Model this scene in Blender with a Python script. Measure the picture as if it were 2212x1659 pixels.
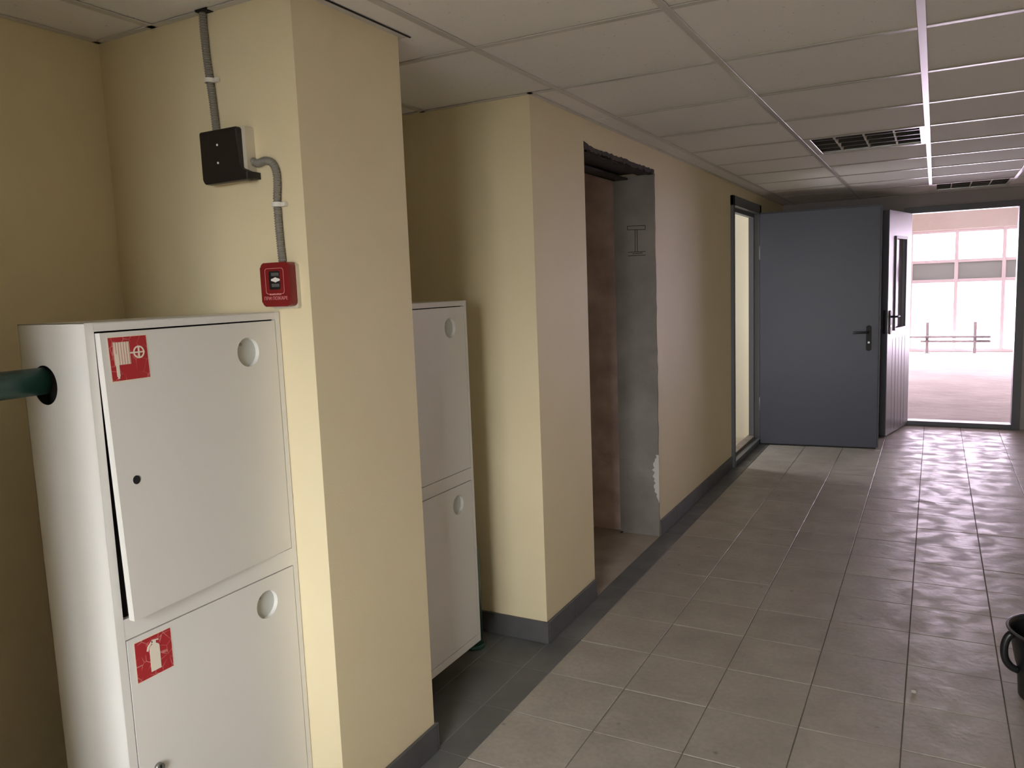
import bpy, bmesh, math, random
from mathutils import Vector, Matrix
random.seed(7)
scn = bpy.context.scene
for o in list(bpy.data.objects): bpy.data.objects.remove(o)
COL = scn.collection

# ------------------------------------------------------------------ camera
CAMZ = 1.4537
cd = bpy.data.cameras.new('camera'); cam = bpy.data.objects.new('camera', cd); COL.objects.link(cam)
cd.sensor_fit = 'HORIZONTAL'; cd.sensor_width = 36.0; cd.lens = 1692.45 / 2212 * 36.0
cd.clip_start = 0.02; cd.clip_end = 200
YAW, PITCH, ROLL = 0.49608, 0.12086, -0.03816
fw = Vector((-math.sin(YAW) * math.cos(PITCH), math.cos(YAW) * math.cos(PITCH), -math.sin(PITCH)))
rt0 = Vector((math.cos(YAW), math.sin(YAW), 0)); up0 = rt0.cross(fw)
rt = math.cos(ROLL) * rt0 + math.sin(ROLL) * up0
up = -math.sin(ROLL) * rt0 + math.cos(ROLL) * up0
cam.matrix_world = Matrix(((rt.x, up.x, -fw.x, 0), (rt.y, up.y, -fw.y, 0), (rt.z, up.z, -fw.z, CAMZ), (0, 0, 0, 1)))
scn.camera = cam

# ------------------------------------------------------------------ light and exposure
WORLD = 28.0                                  # even overcast sky
w = bpy.data.worlds.new('overcast_sky'); scn.world = w; w.use_nodes = True
bg = w.node_tree.nodes['Background']; bg.inputs[0].default_value = (0.96, 0.97, 1.0, 1); bg.inputs[1].default_value = WORLD
vs = scn.view_settings; vs.view_transform = 'Standard'; vs.look = 'None'; vs.exposure = 0.0; vs.gamma = 1.0; vs.use_curve_mapping = False

def portal(name, loc, sx, sy, rot):
    l = bpy.data.lights.new(name, 'AREA'); l.shape = 'RECTANGLE'; l.size = sx; l.size_y = sy
    try: l.cycles.is_portal = True
    except Exception: pass
    o = bpy.data.objects.new(name, l); COL.objects.link(o); o.location = loc; o.rotation_euler = rot
    return o
# portals only guide the sampling of the sky through the three glazed openings
portal('sky_portal', (-0.42, -1.42, 1.3), 1.0, 1.7, (math.pi / 2, 0, 0))          # shines +Y
portal('sky_portal', (0.6, 16.75, 1.1), 8.4, 2.3, (-math.pi / 2, 0, 0))         # shines -Y
portal('sky_portal', (-3.5, 6.6, 1.4), 1.1, 0.9, (0, -math.pi / 2, 0))          # shines +X

# ------------------------------------------------------------------ materials
MATS = {}
def mat(name, color, rough=0.5, metal=0.0, vary=None, noise=8.0, bump=0.0, bump_scale=60.0, rough2=None, spec=0.5, detail=4.0, obj_rand=0.0, emis=None):
    """Principled surface; colour, roughness and fine relief vary with noise in world space."""
    m = bpy.data.materials.new(name); m.use_nodes = True; nt = m.node_tree; n = nt.nodes; L = nt.links
    b = n['Principled BSDF']; b.inputs['Base Color'].default_value = (*color, 1); b.inputs['Roughness'].default_value = rough
    b.inputs['Metallic'].default_value = metal; b.inputs['Specular IOR Level'].default_value = spec
    geo = n.new('ShaderNodeNewGeometry')
    src = None
    if vary is not None or rough2 is not None:
        t = n.new('ShaderNodeTexNoise'); t.inputs['Scale'].default_value = noise; t.inputs['Detail'].default_value = detail
        L.new(geo.outputs['Position'], t.inputs['Vector'])
        ramp = n.new('ShaderNodeMapRange'); ramp.inputs[1].default_value = 0.32; ramp.inputs[2].default_value = 0.68
        L.new(t.outputs['Fac'], ramp.inputs[0])
        if vary is not None:
            mx = n.new('ShaderNodeMix'); mx.data_type = 'RGBA'; mx.inputs[6].default_value = (*color, 1); mx.inputs[7].default_value = (*vary, 1)
            L.new(ramp.outputs[0], mx.inputs[0]); src = mx.outputs[2]
        if rough2 is not None:
            mr = n.new('ShaderNodeMapRange'); mr.inputs[3].default_value = rough; mr.inputs[4].default_value = rough2
            mr.inputs[1].default_value = 0.3; mr.inputs[2].default_value = 0.7
            L.new(t.outputs['Fac'], mr.inputs[0]); L.new(mr.outputs[0], b.inputs['Roughness'])
    if obj_rand:
        oi = n.new('ShaderNodeObjectInfo'); hs = n.new('ShaderNodeHueSaturation')
        mr = n.new('ShaderNodeMapRange'); mr.inputs[3].default_value = 1 - obj_rand; mr.inputs[4].default_value = 1 + obj_rand
        L.new(oi.outputs['Random'], mr.inputs[0]); L.new(mr.outputs[0], hs.inputs['Value'])
        if src: L.new(src, hs.inputs['Color'])
        else: hs.inputs['Color'].default_value = (*color, 1)
        src = hs.outputs[0]
    if src: L.new(src, b.inputs['Base Color'])
    if bump:
        t2 = n.new('ShaderNodeTexNoise'); t2.inputs['Scale'].default_value = bump_scale; t2.inputs['Detail'].default_value = 3
        L.new(geo.outputs['Position'], t2.inputs['Vector'])
        bp = n.new('ShaderNodeBump'); bp.inputs['Strength'].default_value = bump; bp.inputs['Distance'].default_value = 0.01
        L.new(t2.outputs['Fac'], bp.inputs['Height']); L.new(bp.outputs[0], b.inputs['Normal'])
    if emis: b.inputs['Emission Color'].default_value = (*emis, 1); b.inputs['Emission Strength'].default_value = 1
    MATS[name] = m; return m

mat('yellow_paint', (0.81, 0.71, 0.475), 0.55, vary=(0.785, 0.68, 0.445), noise=3.0, bump=0.06, bump_scale=260)
mat('far_wall_veiled', (0.44, 0.40, 0.40), 0.6, bump=0.05, bump_scale=200)  # greyed to put lilac light and glare haze into the wall colour
mat('cream_paint', (0.80, 0.76, 0.66), 0.6, bump=0.05, bump_scale=200)
mat('white_paint', (0.78, 0.77, 0.74), 0.6)
mat('far_plaster', (0.49, 0.46, 0.40), 0.8, vary=(0.42, 0.365, 0.295), noise=1.1, bump=0.2, bump_scale=30)
mat('concrete', (0.33, 0.305, 0.28), 0.85, vary=(0.235, 0.215, 0.195), noise=5, detail=9, bump=0.35, bump_scale=40)
mat('red_plaster', (0.78, 0.60, 0.54), 0.9, vary=(0.52, 0.385, 0.34), noise=7, detail=10, bump=0.5, bump_scale=22)
mat('pale_smear', (0.72, 0.70, 0.67), 0.8)
mat('opening_floor', (0.58, 0.51, 0.43), 0.85, vary=(0.42, 0.35, 0.285), noise=5, bump=0.3, bump_scale=40)
mat('dark_steel', (0.035, 0.03, 0.027), 0.85, vary=(0.07, 0.05, 0.04), noise=20, bump=0.6, bump_scale=50)
mat('dusty_floor', (0.42, 0.385, 0.315), 0.85, vary=(0.30, 0.265, 0.21), noise=1.6, bump=0.6, bump_scale=7, detail=8)
mat('grout', (0.20, 0.18, 0.155), 0.9)
mat('floor_tile', (0.46, 0.425, 0.38), 0.4, spec=0.7, obj_rand=0.05)
mat('grey_tile', (0.185, 0.188, 0.185), 0.35, vary=(0.145, 0.147, 0.147), noise=6, rough2=0.55, detail=6, obj_rand=0.08)
mat('plinth_tile', (0.115, 0.115, 0.117), 0.4, vary=(0.09, 0.09, 0.093), noise=9, obj_rand=0.06)
mat('pale_grout', (0.30, 0.29, 0.27), 0.9)
mat('cabinet_white', (0.80, 0.785, 0.75), 0.32, bump=0.015, bump_scale=300)
mat('cabinet_inside', (0.10, 0.10, 0.10), 0.7)
mat('frosted', (0.55, 0.57, 0.54), 0.25)
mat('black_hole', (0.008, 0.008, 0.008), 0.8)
mat('lock_metal', (0.35, 0.35, 0.34), 0.3, metal=0.9)
mat('sticker_cream', (0.85, 0.78, 0.66), 0.4)
mat('green_pipe', (0.016, 0.058, 0.046), 0.3, vary=(0.022, 0.075, 0.06), noise=30, bump=0.05, bump_scale=150)
mat('conduit_grey', (0.225, 0.21, 0.18), 0.45)
mat('beige_plastic', (0.66, 0.60, 0.47), 0.45)
mat('white_plastic', (0.75, 0.72, 0.65), 0.4)
mat('black_plastic', (0.014, 0.011, 0.010), 0.45, bump=0.05, bump_scale=200)
mat('red_plastic', (0.215, 0.012, 0.014), 0.35)
mat('print_white', (0.85, 0.80, 0.78), 0.5)
mat('print_pink', (0.70, 0.30, 0.30), 0.5)
mat('door_grey', (0.070, 0.077, 0.112), 0.38, bump=0.03, bump_scale=500)
mat('frame_grey', (0.13, 0.135, 0.15), 0.4)
mat('door_edge', (0.12, 0.13, 0.15), 0.45)
mat('leaf_pale', (0.34, 0.34, 0.36), 0.33, vary=(0.26, 0.26, 0.28), noise=1.0, bump=0.02, bump_scale=300)
mat('handle_black', (0.008, 0.008, 0.009), 0.55)
mat('sill_wood', (0.30, 0.25, 0.21), 0.5, vary=(0.22, 0.18, 0.15), noise=12)
mat('tbar_white', (0.60, 0.575, 0.545), 0.30)
mat('luminaire_white', (0.82, 0.80, 0.79), 0.26)
mat('slab_dark', (0.12, 0.11, 0.10), 0.9)
mat('alu', (0.62, 0.62, 0.60), 0.22, metal=0.9)
mat('louvre_alu', (0.13, 0.13, 0.12), 0.38, metal=0.4)
mat('lamp_tube', (0.80, 0.79, 0.72), 0.3)
mat('white_frame', (0.80, 0.76, 0.77), 0.35)
mat('far_frame', (0.64, 0.575, 0.58), 0.35)
mat('spandrel', (0.27, 0.305, 0.275), 0.3)
mat('radiator_white', (0.36, 0.32, 0.325), 0.4)
mat('bucket_black', (0.012, 0.013, 0.015), 0.35)
mat('bucket_rim', (0.05, 0.05, 0.05), 0.3)
mat('pencil', (0.035, 0.032, 0.03), 0.8)
mat('asphalt', (0.05, 0.05, 0.048), 0.9)
mat('crumb', (0.62, 0.58, 0.52), 0.9)

def ceiling_mat():
    m = mat('ceiling_tile', (0.84, 0.815, 0.78), 0.9, obj_rand=0.025)
    nt = m.node_tree; n = nt.nodes; L = nt.links; b = n['Principled BSDF']
    geo = n.new('ShaderNodeNewGeometry'); v = n.new('ShaderNodeTexVoronoi'); v.inputs['Scale'].default_value = 26
    L.new(geo.outputs['Position'], v.inputs['Vector'])
    r = n.new('ShaderNodeMapRange'); r.inputs[1].default_value = 0.03; r.inputs[2].default_value = 0.10; r.inputs[3].default_value = 0.62; r.inputs[4].default_value = 1.0
    L.new(v.outputs['Distance'], r.inputs[0])
    mx = n.new('ShaderNodeMix'); mx.data_type = 'RGBA'; mx.blend_type = 'MULTIPLY'; mx.inputs[0].default_value = 1.0
    old = b.inputs['Base Color'].links[0].from_socket
    L.new(old, mx.inputs[6]); L.new(r.outputs[0], mx.inputs[7]); L.new(mx.outputs[2], b.inputs['Base Color'])
    t = n.new('ShaderNodeTexNoise'); t.inputs['Scale'].default_value = 180; L.new(geo.outputs['Position'], t.inputs['Vector'])
    bp = n.new('ShaderNodeBump'); bp.inputs['Strength'].default_value = 0.15; bp.inputs['Distance'].default_value = 0.005
    L.new(t.outputs['Fac'], bp.inputs['Height']); L.new(bp.outputs[0], b.inputs['Normal'])
ceiling_mat()

def floor_mat():
    """worn glazed tile: dusty dull patches, cleaner shiny ones, slightly wavy surface"""
    m = MATS['floor_tile']; nt = m.node_tree; n = nt.nodes; L = nt.links; b = n['Principled BSDF']
    geo = n.new('ShaderNodeNewGeometry')
    def noise(scale, detail, dist=0.0):
        t = n.new('ShaderNodeTexNoise'); t.inputs['Scale'].default_value = scale; t.inputs['Detail'].default_value = detail
        t.inputs['Distortion'].default_value = dist; L.new(geo.outputs['Position'], t.inputs['Vector']); return t.outputs['Fac']
    def rng(src, a, c, lo, hi):
        q = n.new('ShaderNodeMapRange'); q.inputs[1].default_value = a; q.inputs[2].default_value = c; q.inputs[3].default_value = lo; q.inputs[4].default_value = hi
        L.new(src, q.inputs[0]); return q.outputs[0]
    patch = rng(noise(5.5, 12, 0.25), 0.33, 0.67, 0, 1); fine = noise(55, 5, 0.3)
    mx = n.new('ShaderNodeMix'); mx.data_type = 'RGBA'; mx.inputs[6].default_value = (0.41, 0.373, 0.332, 1); mx.inputs[7].default_value = (0.485, 0.448, 0.398, 1); L.new(patch, mx.inputs[0])
    m2 = n.new('ShaderNodeMix'); m2.data_type = 'RGBA'; m2.blend_type = 'MULTIPLY'; m2.inputs[0].default_value = 1; L.new(mx.outputs[2], m2.inputs[6]); L.new(rng(fine, 0.3, 0.7, 0.90, 1.06), m2.inputs[7])
    vo = n.new('ShaderNodeTexVoronoi'); vo.inputs['Scale'].default_value = 9; L.new(geo.outputs['Position'], vo.inputs['Vector'])
    sep = n.new('ShaderNodeSeparateColor'); L.new(vo.outputs['Color'], sep.inputs[0])
    gt = n.new('ShaderNodeMath'); gt.operation = 'GREATER_THAN'; gt.inputs[1].default_value = 0.72; L.new(sep.outputs[0], gt.inputs[0])
    sp = n.new('ShaderNodeMath'); sp.operation = 'MULTIPLY'; L.new(rng(vo.outputs['Distance'], 0.03, 0.10, 0.55, 0.0), sp.inputs[0]); L.new(gt.outputs[0], sp.inputs[1])
    m3 = n.new('ShaderNodeMix'); m3.data_type = 'RGBA'; L.new(sp.outputs[0], m3.inputs[0]); L.new(m2.outputs[2], m3.inputs[6]); m3.inputs[7].default_value = (0.11, 0.095, 0.08, 1)
    hs = [q for q in n if q.type == 'HUE_SAT'][0]; L.new(m3.outputs[2], hs.inputs['Color'])
    L.new(rng(noise(9, 10, 0.3), 0.40, 0.62, 0.36, 0.58), b.inputs['Roughness'])
    h = n.new('ShaderNodeMath'); h.operation = 'ADD'; L.new(noise(11, 3, 0.5), h.inputs[0]); L.new(rng(noise(34, 3, 0.2), 0, 1, 0, 0.30), h.inputs[1])
    bp = n.new('ShaderNodeBump'); bp.inputs['Strength'].default_value = 0.75; bp.inputs['Distance'].default_value = 0.0035
    L.new(h.outputs[0], bp.inputs['Height']); L.new(bp.outputs[0], b.inputs['Normal'])
floor_mat()

def sticker_mat():
    m = mat('sticker_red', (0.45, 0.024, 0.032), 0.35)
    nt = m.node_tree; n = nt.nodes; L = nt.links; b = n['Principled BSDF']
    geo = n.new('ShaderNodeNewGeometry'); v = n.new('ShaderNodeTexVoronoi'); v.feature = 'DISTANCE_TO_EDGE'; v.inputs['Scale'].default_value = 48
    L.new(geo.outputs['Position'], v.inputs['Vector'])
    t = n.new('ShaderNodeTexNoise'); t.inputs['Scale'].default_value = 30; L.new(geo.outputs['Position'], t.inputs['Vector'])
    r = n.new('ShaderNodeMapRange'); r.inputs[1].default_value = 0.012; r.inputs[2].default_value = 0.045; r.inputs[3].default_value = 0.75; r.inputs[4].default_value = 0.0
    L.new(v.outputs['Distance'], r.inputs[0])
    g = n.new('ShaderNodeMapRange'); g.inputs[1].default_value = 0.40; g.inputs[2].default_value = 0.6; L.new(t.outputs['Fac'], g.inputs[0])
    mu = n.new('ShaderNodeMath'); mu.operation = 'MULTIPLY'; L.new(r.outputs[0], mu.inputs[0]); L.new(g.outputs[0], mu.inputs[1])
    mx = n.new('ShaderNodeMix'); mx.data_type = 'RGBA'; mx.inputs[6].default_value = (0.45, 0.024, 0.032, 1); mx.inputs[7].default_value = (0.75, 0.35, 0.32, 1)
    L.new(mu.outputs[0], mx.inputs[0]); L.new(mx.outputs[2], b.inputs['Base Color'])
sticker_mat()

def glass_mat(name, tint):
    m = bpy.data.materials.new(name); m.use_nodes = True; nt = m.node_tree; n = nt.nodes; L = nt.links
    n.remove(n['Principled BSDF']); out = n['Material Output']
    tr = n.new('ShaderNodeBsdfTransparent'); tr.inputs[0].default_value = (*tint, 1)
    gl = n.new('ShaderNodeBsdfGlossy'); gl.inputs['Roughness'].default_value = 0.02
    mx = n.new('ShaderNodeMixShader'); mx.inputs[0].default_value = 0.06
    L.new(tr.outputs[0], mx.inputs[1]); L.new(gl.outputs[0], mx.inputs[2]); L.new(mx.outputs[0], out.inputs[0])
    MATS[name] = m
glass_mat('glass_clear', (0.97, 0.97, 0.96))
glass_mat('glass_lilac', (0.98, 0.885, 0.99))  # tint put in the far glass to turn its daylight lilac
mat('glass_reflection', (0.17, 0.15, 0.175), 0.22)  # purple-grey reflection put into the opaque base colour

# ------------------------------------------------------------------ mesh helpers
def box(bm, x0, x1, y0, y1, z0, z1, mi=0):
    vs_ = [bm.verts.new(p) for p in ((x0, y0, z0), (x1, y0, z0), (x1, y1, z0), (x0, y1, z0), (x0, y0, z1), (x1, y0, z1), (x1, y1, z1), (x0, y1, z1))]
    for f in ((3, 2, 1, 0), (4, 5, 6, 7), (0, 1, 5, 4), (1, 2, 6, 5), (2, 3, 7, 6), (3, 0, 4, 7)):
        bm.faces.new([vs_[i] for i in f]).material_index = mi
    return vs_
def bevelled(x0, x1, y0, y1, z0, z1, r=0.003, seg=2):
    bm = bmesh.new(); box(bm, x0, x1, y0, y1, z0, z1)
    bmesh.ops.bevel(bm, geom=list(bm.edges), offset=r, segments=seg, affect='EDGES', profile=0.5); return bm
def boxes(*bs):
    bm = bmesh.new()
    for b in bs: box(bm, *b)
    return bm
def tube(bm, pts, r, seg=16, caps=True, radf=None, mi=0):
    pts = [Vector(p) for p in pts]; rings = []; prevn = None
    for i, p in enumerate(pts):
        t = (pts[min(i + 1, len(pts) - 1)] - pts[max(i - 1, 0)]).normalized()
        if prevn is None:
            a = Vector((0, 0, 1)) if abs(t.z) < 0.9 else Vector((1, 0, 0))
            nrm = t.cross(a).normalized()
        else: nrm = (prevn - t * prevn.dot(t)).normalized()
        prevn = nrm; bn = t.cross(nrm); rr = radf(i) if radf else r
        rings.append([bm.verts.new(p + rr * (math.cos(2 * math.pi * k / seg) * nrm + math.sin(2 * math.pi * k / seg) * bn)) for k in range(seg)])
    for a, b in zip(rings, rings[1:]):
        for k in range(seg):
            f = bm.faces.new((a[k], a[(k + 1) % seg], b[(k + 1) % seg], b[k])); f.smooth = True; f.material_index = mi
    if caps:
        bm.faces.new(rings[0][::-1]).material_index = mi; bm.faces.new(rings[-1]).material_index = mi
    return bm
def lathe(bm, prof, c, seg=48, mi=0):
    rings = []
    for r, z in prof:
        rings.append([bm.verts.new((c[0] + r * math.cos(2 * math.pi * k / seg), c[1] + r * math.sin(2 * math.pi * k / seg), c[2] + z)) for k in range(seg)])
    for a, b in zip(rings, rings[1:]):
        for k in range(seg):
            f = bm.faces.new((a[k], a[(k + 1) % seg], b[(k + 1) % seg], b[k])); f.smooth = True; f.material_index = mi
    return rings
def prism(bm, poly, to3, d, mi=0):
    """Extrude a 2D polygon; to3(u, v, depth) places it in space."""
    a = [bm.verts.new(to3(u, v, 0)) for u, v in poly]; b = [bm.verts.new(to3(u, v, d)) for u, v in poly]
    bm.faces.new(a).material_index = mi; bm.faces.new(b[::-1]).material_index = mi
    n = len(poly)
    for i in range(n): bm.faces.new((a[i], b[i], b[(i + 1) % n], a[(i + 1) % n])).material_index = mi
def obj(name, bm, m, parent=None, mats=None):
    bmesh.ops.recalc_face_normals(bm, faces=bm.faces)
    me = bpy.data.meshes.new(name); bm.to_mesh(me); bm.free()
    for mm in (mats or [m]): me.materials.append(MATS[mm])
    o = bpy.data.objects.new(name, me); COL.objects.link(o)
    if parent: o.parent = parent
    return o
def inst(src, name, loc, parent):
    o = bpy.data.objects.new(name, src.data); COL.objects.link(o); o.location = loc; o.parent = parent
    return o
def thing(name, label, cat, group=None, loc=(0, 0, 0)):
    o = bpy.data.objects.new(name, None); COL.objects.link(o); o.location = loc; o.empty_display_size = 0.1
    o['label'] = label; o['category'] = cat
    if group: o['group'] = group
    return o
def tag(o, label, cat, group=None):
    o['label'] = label; o['category'] = cat
    if group: o['group'] = group
    return o
def struct(name, bm, m, label, cat, parent=None):
    o = obj(name, bm, m, parent); o['kind'] = 'structure'; o['label'] = label; o['category'] = cat; return o
def struct_empty(name, label, cat):
    o = bpy.data.objects.new(name, None); COL.objects.link(o); o['kind'] = 'structure'; o['label'] = label; o['category'] = cat; return o

# ------------------------------------------------------------------ dimensions (metres)
WX = -1.37            # corridor face of the left wall
NX = -2.09            # back of the niches
RX = 2.36             # right wall
FY = 8.40             # far wall
BY = -1.20            # wall behind the viewer
ZC = 2.1803           # underside of the ceiling grid
ZT = 2.36             # top of the walls
P1A, P1B, P2A, P2B = 1.495, 1.925, 2.755, 3.274      # the two piers
N0 = 0.53             # near end of the first niche
OPB = 4.25            # far side of the rough opening
D1A, D1B = 6.12, 7.13 # left doorway
OZ = 2.05

# ------------------------------------------------------------------ setting: walls
wl = struct('wall_left', boxes(
    (NX - .12, WX, BY - .2, N0, 0, ZT), (NX - .12, NX, N0, P1A, 0, ZT), (NX - .12, WX, P1A, P1B, 0, ZT), (NX - .12, NX, P1B, P2A, 0, ZT),
    (NX - .12, WX, P2A, 3.05, 0, ZT), (-1.60, WX, 3.05, P2B, 0, ZT), (-1.60, WX, P2B, OPB + .012, OZ + .02, ZT),
    (-1.60, WX, OPB + .012, D1A, 0, ZT), (-1.60, WX, D1A, D1B, 2.06, ZT), (-1.44, WX, D1B, 7.42, 0, ZT), (-1.60, WX, 7.42, FY + .2, 0, ZT)),
    'yellow_paint', 'yellow painted left corridor wall with two piers, niches and doorways', 'wall')
struct('wall_right', boxes((RX, RX + .12, BY - .2, FY + .2, 0, ZT)), 'yellow_paint', 'yellow painted right corridor wall outside the view', 'wall')
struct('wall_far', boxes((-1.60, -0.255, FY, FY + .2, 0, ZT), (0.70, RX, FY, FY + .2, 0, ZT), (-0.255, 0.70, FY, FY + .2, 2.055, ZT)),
       'far_wall_veiled', 'end wall of the corridor around the bright far doorway', 'wall')
WIN = (-0.88, 0.04, 0.50, 2.10)
struct('wall_back', boxes((-1.6, WIN[0], BY - .2, BY, 0, ZT), (WIN[1], RX + .1, BY - .2, BY, 0, ZT), (WIN[0], WIN[1], BY - .2, BY, 0, WIN[2]), (WIN[0], WIN[1], BY - .2, BY, WIN[3], ZT)),
       'yellow_paint', 'yellow wall with a window behind the viewer', 'wall')
w1 = struct_empty('window_1', 'white framed window in the wall behind the viewer', 'window')
for b in ((WIN[0], WIN[0] + .05, BY - .14, BY - .08, WIN[2], WIN[3]), (WIN[1] - .05, WIN[1], BY - .14, BY - .08, WIN[2], WIN[3]), (-.44, -.40, BY - .14, BY - .08, WIN[2], WIN[3]),
          (WIN[0], WIN[1], BY - .14, BY - .08, WIN[2], WIN[2] + .05), (WIN[0], WIN[1], BY - .14, BY - .08, WIN[3] - .05, WIN[3])):
    obj('frame_bar', bevelled(*b, r=.004), 'white_frame', w1)
for x0, x1 in ((WIN[0] + .05, -.44), (-.40, WIN[1] - .05)):
    obj('pane', boxes((x0, x1, BY - .113, BY - .107, WIN[2] + .05, WIN[3] - .05)), 'glass_clear', w1)
struct('ground_outside', boxes((-25, 25, -40, BY - .25, -0.6, -0.5)), 'asphalt', 'unseen dark asphalt ground added outside the rear window', 'ground')  # unseen ground, added very dark to cut upward light through the window

# rough opening: concrete reveal, shaft beyond
def jag(n, amp): return [random.uniform(-amp, amp) for _ in range(n)]
bm = bmesh.new(); N = 42; j = jag(N + 1, .0022); zs = [OZ * i / N for i in range(N + 1)]
poly = [(-1.605, 0), (-1.605, OZ)] + [(WX + .002 + j[N - i] , zs[N - i]) for i in range(N + 1)]
prism(bm, poly, lambda u, v, d: (u, OPB + .012 - d, v), .012)
obj('reveal', bm, 'concrete', wl)['label'] = 'rough grey concrete side of the wall opening'
bm = bmesh.new()
for a, b in (((-1.527, 1.777), (-1.423, 1.774)), ((-1.527, 1.757), (-1.423, 1.752)), ((-1.527, 1.777), (-1.527, 1.757)), ((-1.423, 1.774), (-1.423, 1.752)),
             ((-1.482, 1.755), (-1.484, 1.632)), ((-1.470, 1.755), (-1.470, 1.632)), ((-1.527, 1.632), (-1.423, 1.632)), ((-1.527, 1.612), (-1.423, 1.612)), ((-1.50, 1.622), (-1.44, 1.625))):
    dx, dz = b[0] - a[0], b[1] - a[1]; ln = math.hypot(dx, dz); nx, nz = -dz / ln * .0017, dx / ln * .0017
    prism(bm, [(a[0] + nx, a[1] + nz), (b[0] + nx, b[1] + nz), (b[0] - nx, b[1] - nz), (a[0] - nx, a[1] - nz)], lambda u, v, d: (u, OPB + .0004 - d, v), .001)
obj('pencil_mark', bm, 'pencil', wl)['label'] = 'pencilled I-beam outline on grey concrete'
bm = bmesh.new(); pts = []
zz = [0.20 + .28 * i / 22 for i in range(23)]
for z in zz: pts.append((-1.3655, z))
for i, z in enumerate(reversed(zz)):
    t = abs((z - .36) / .16); pts.append((-1.3655 - max(.002, (.034 * (1 - t * t) + random.uniform(-.011, .009))), z))
prism(bm, pts, lambda u, v, d: (u, OPB + .0005 - d, v), .002)
obj('plaster_smear', bm, 'pale_smear', wl)['label'] = 'white plaster smear at the concrete edge'
# lintel over the opening: two near-black steel angles and crumbled edge
obj('lintel_angle', boxes((-1.395, -1.385, P2B - .05, OPB + .01, OZ - .005, OZ + .05), (-1.46, -1.385, P2B - .05, OPB + .01, OZ - .002, OZ + .008)), 'dark_steel', wl)
obj('lintel_angle', boxes((-1.60, -1.59, P2B - .05, OPB + .01, OZ - .02, OZ + .05), (-1.60, -1.52, P2B - .05, OPB + .01, OZ - .02, OZ - .010)), 'dark_steel', wl)
obj('soffit', boxes((-1.585, -1.396, P2B - .05, OPB + .005, OZ + .010, OZ + .0215)), 'dark_steel', wl)
bm = bmesh.new(); n = 46
top = []; low = []
for i in range(n + 1):
    y = P2B - .002 + (OPB + .006 - P2B) * i / n
    top.append((y, OZ + .020 + random.uniform(-.003, .005) + (.010 if i < 3 else 0))); low.append((y, OZ + .002 + random.uniform(-.010, .004)))
prism(bm, low + top[::-1], lambda u, v, d: (WX + .0015 - d, u, v), .03)
obj('crumbled_edge', bm, 'dark_steel', wl)['label'] = 'black crumbled plaster edge above the opening'
struct('wall_shaft_near', boxes((-3.4, -3.3, 3.05, 4.45, 0, ZT), (-3.3, NX - .12, 2.9, 3.05, 0, ZT)), 'white_paint', 'hidden pale walls of the space behind the rough opening', 'wall')  # unseen walls made pale to bounce light onto the red plaster
struct('wall_shaft', boxes((-3.3, -1.6, 4.285, 4.45, 0, ZT)), 'red_plaster', 'reddish bare plaster wall inside the dark wall opening', 'wall')

# ------------------------------------------------------------------ setting: floor
GX0, GY0, T = -1.2576, 6.432, 0.3
floor = struct('floor', boxes((-3.4, RX, BY, FY + .2, -.10, -.0035)), 'grout', 'worn beige square floor tiles with a dark grey border', 'floor')
g = .0016
proto = bevelled(-T / 2 + g, T / 2 - g, -T / 2 + g, T / 2 - g, -.008, 0, r=.0012, seg=1)
tile0 = obj('tile', proto, 'floor_tile', floor)
first = True; rest = []
ky0 = int(math.floor((GY0 - 1.33) / T))     # rows reaching y about 1.3
rows = [GY0 - T * k - T / 2 for k in range(-6, ky0 + 1)] + [GY0 + T * 6.5 - .0]
for k in range(-7, ky0 + 1):
    yc = GY0 - T * k - T / 2
    for i in range(8):
        xc = GX0 + T * i + T / 2; y1 = yc + T / 2
        tx = random.gauss(0, .0012); ty = random.gauss(0, .0012); tz = random.uniform(-.0006, .0006)
        if y1 > FY + .01 and yc - T / 2 > FY - .05: continue
        if first: o = tile0; o.location = (xc, yc, tz); first = False
        else: o = inst(tile0, 'tile', (xc, yc, tz), floor)
        o.rotation_euler = (tx, ty, 0)
bm = bmesh.new()
for k in range(ky0 + 1, ky0 + 14):
    yc = GY0 - T * k - T / 2
    if yc - T / 2 < BY: break
    for i in range(12):
        xc = GX0 + T * i + T / 2; box(bm, xc - T / 2 + g, xc + T / 2 - g, yc - T / 2 + g, yc + T / 2 - g, -.008, 0)
for k in range(-7, ky0 + 1):
    yc = GY0 - T * k - T / 2
    for i in range(8, 12):
        xc = GX0 + T * i + T / 2
        if yc + T / 2 < FY + .12: box(bm, xc - T / 2 + g, xc + T / 2 - g, yc - T / 2 + g, min(yc + T / 2 - g, FY), -.008, 0)
o = obj('rear_tiles', bm, 'floor_tile', floor); o['kind'] = 'stuff'
# border strip along the wall and the grey tiles of the niches
def gtile(x0, x1, y0, y1, m='grey_tile'):
    o = obj('border_tile', bevelled(x0 + g / 2, x1 - g / 2, y0 + g / 2, y1 - g / 2, -.008, -.0002, r=.001, seg=1), m, floor); return o
for k in range(-7, 16):
    y0, y1 = GY0 - T * (k + 1), GY0 - T * k
    if y1 > FY: y1 = FY
    if y1 - y0 < .02: continue
    gtile(WX, GX0, y0, y1)
for a, b in ((P1B, P2A), (N0, P1A)):
    ys = sorted([a, b] + [GY0 - T * k for k in range(40) if a + .01 < GY0 - T * k < b - .01])
    for y0, y1 in zip(ys, ys[1:]):
        for x0, x1 in ((GX0 - .31, WX), (GX0 - .61, GX0 - .31), (NX, GX0 - .61)): gtile(x0, x1, y0, y1)
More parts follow.
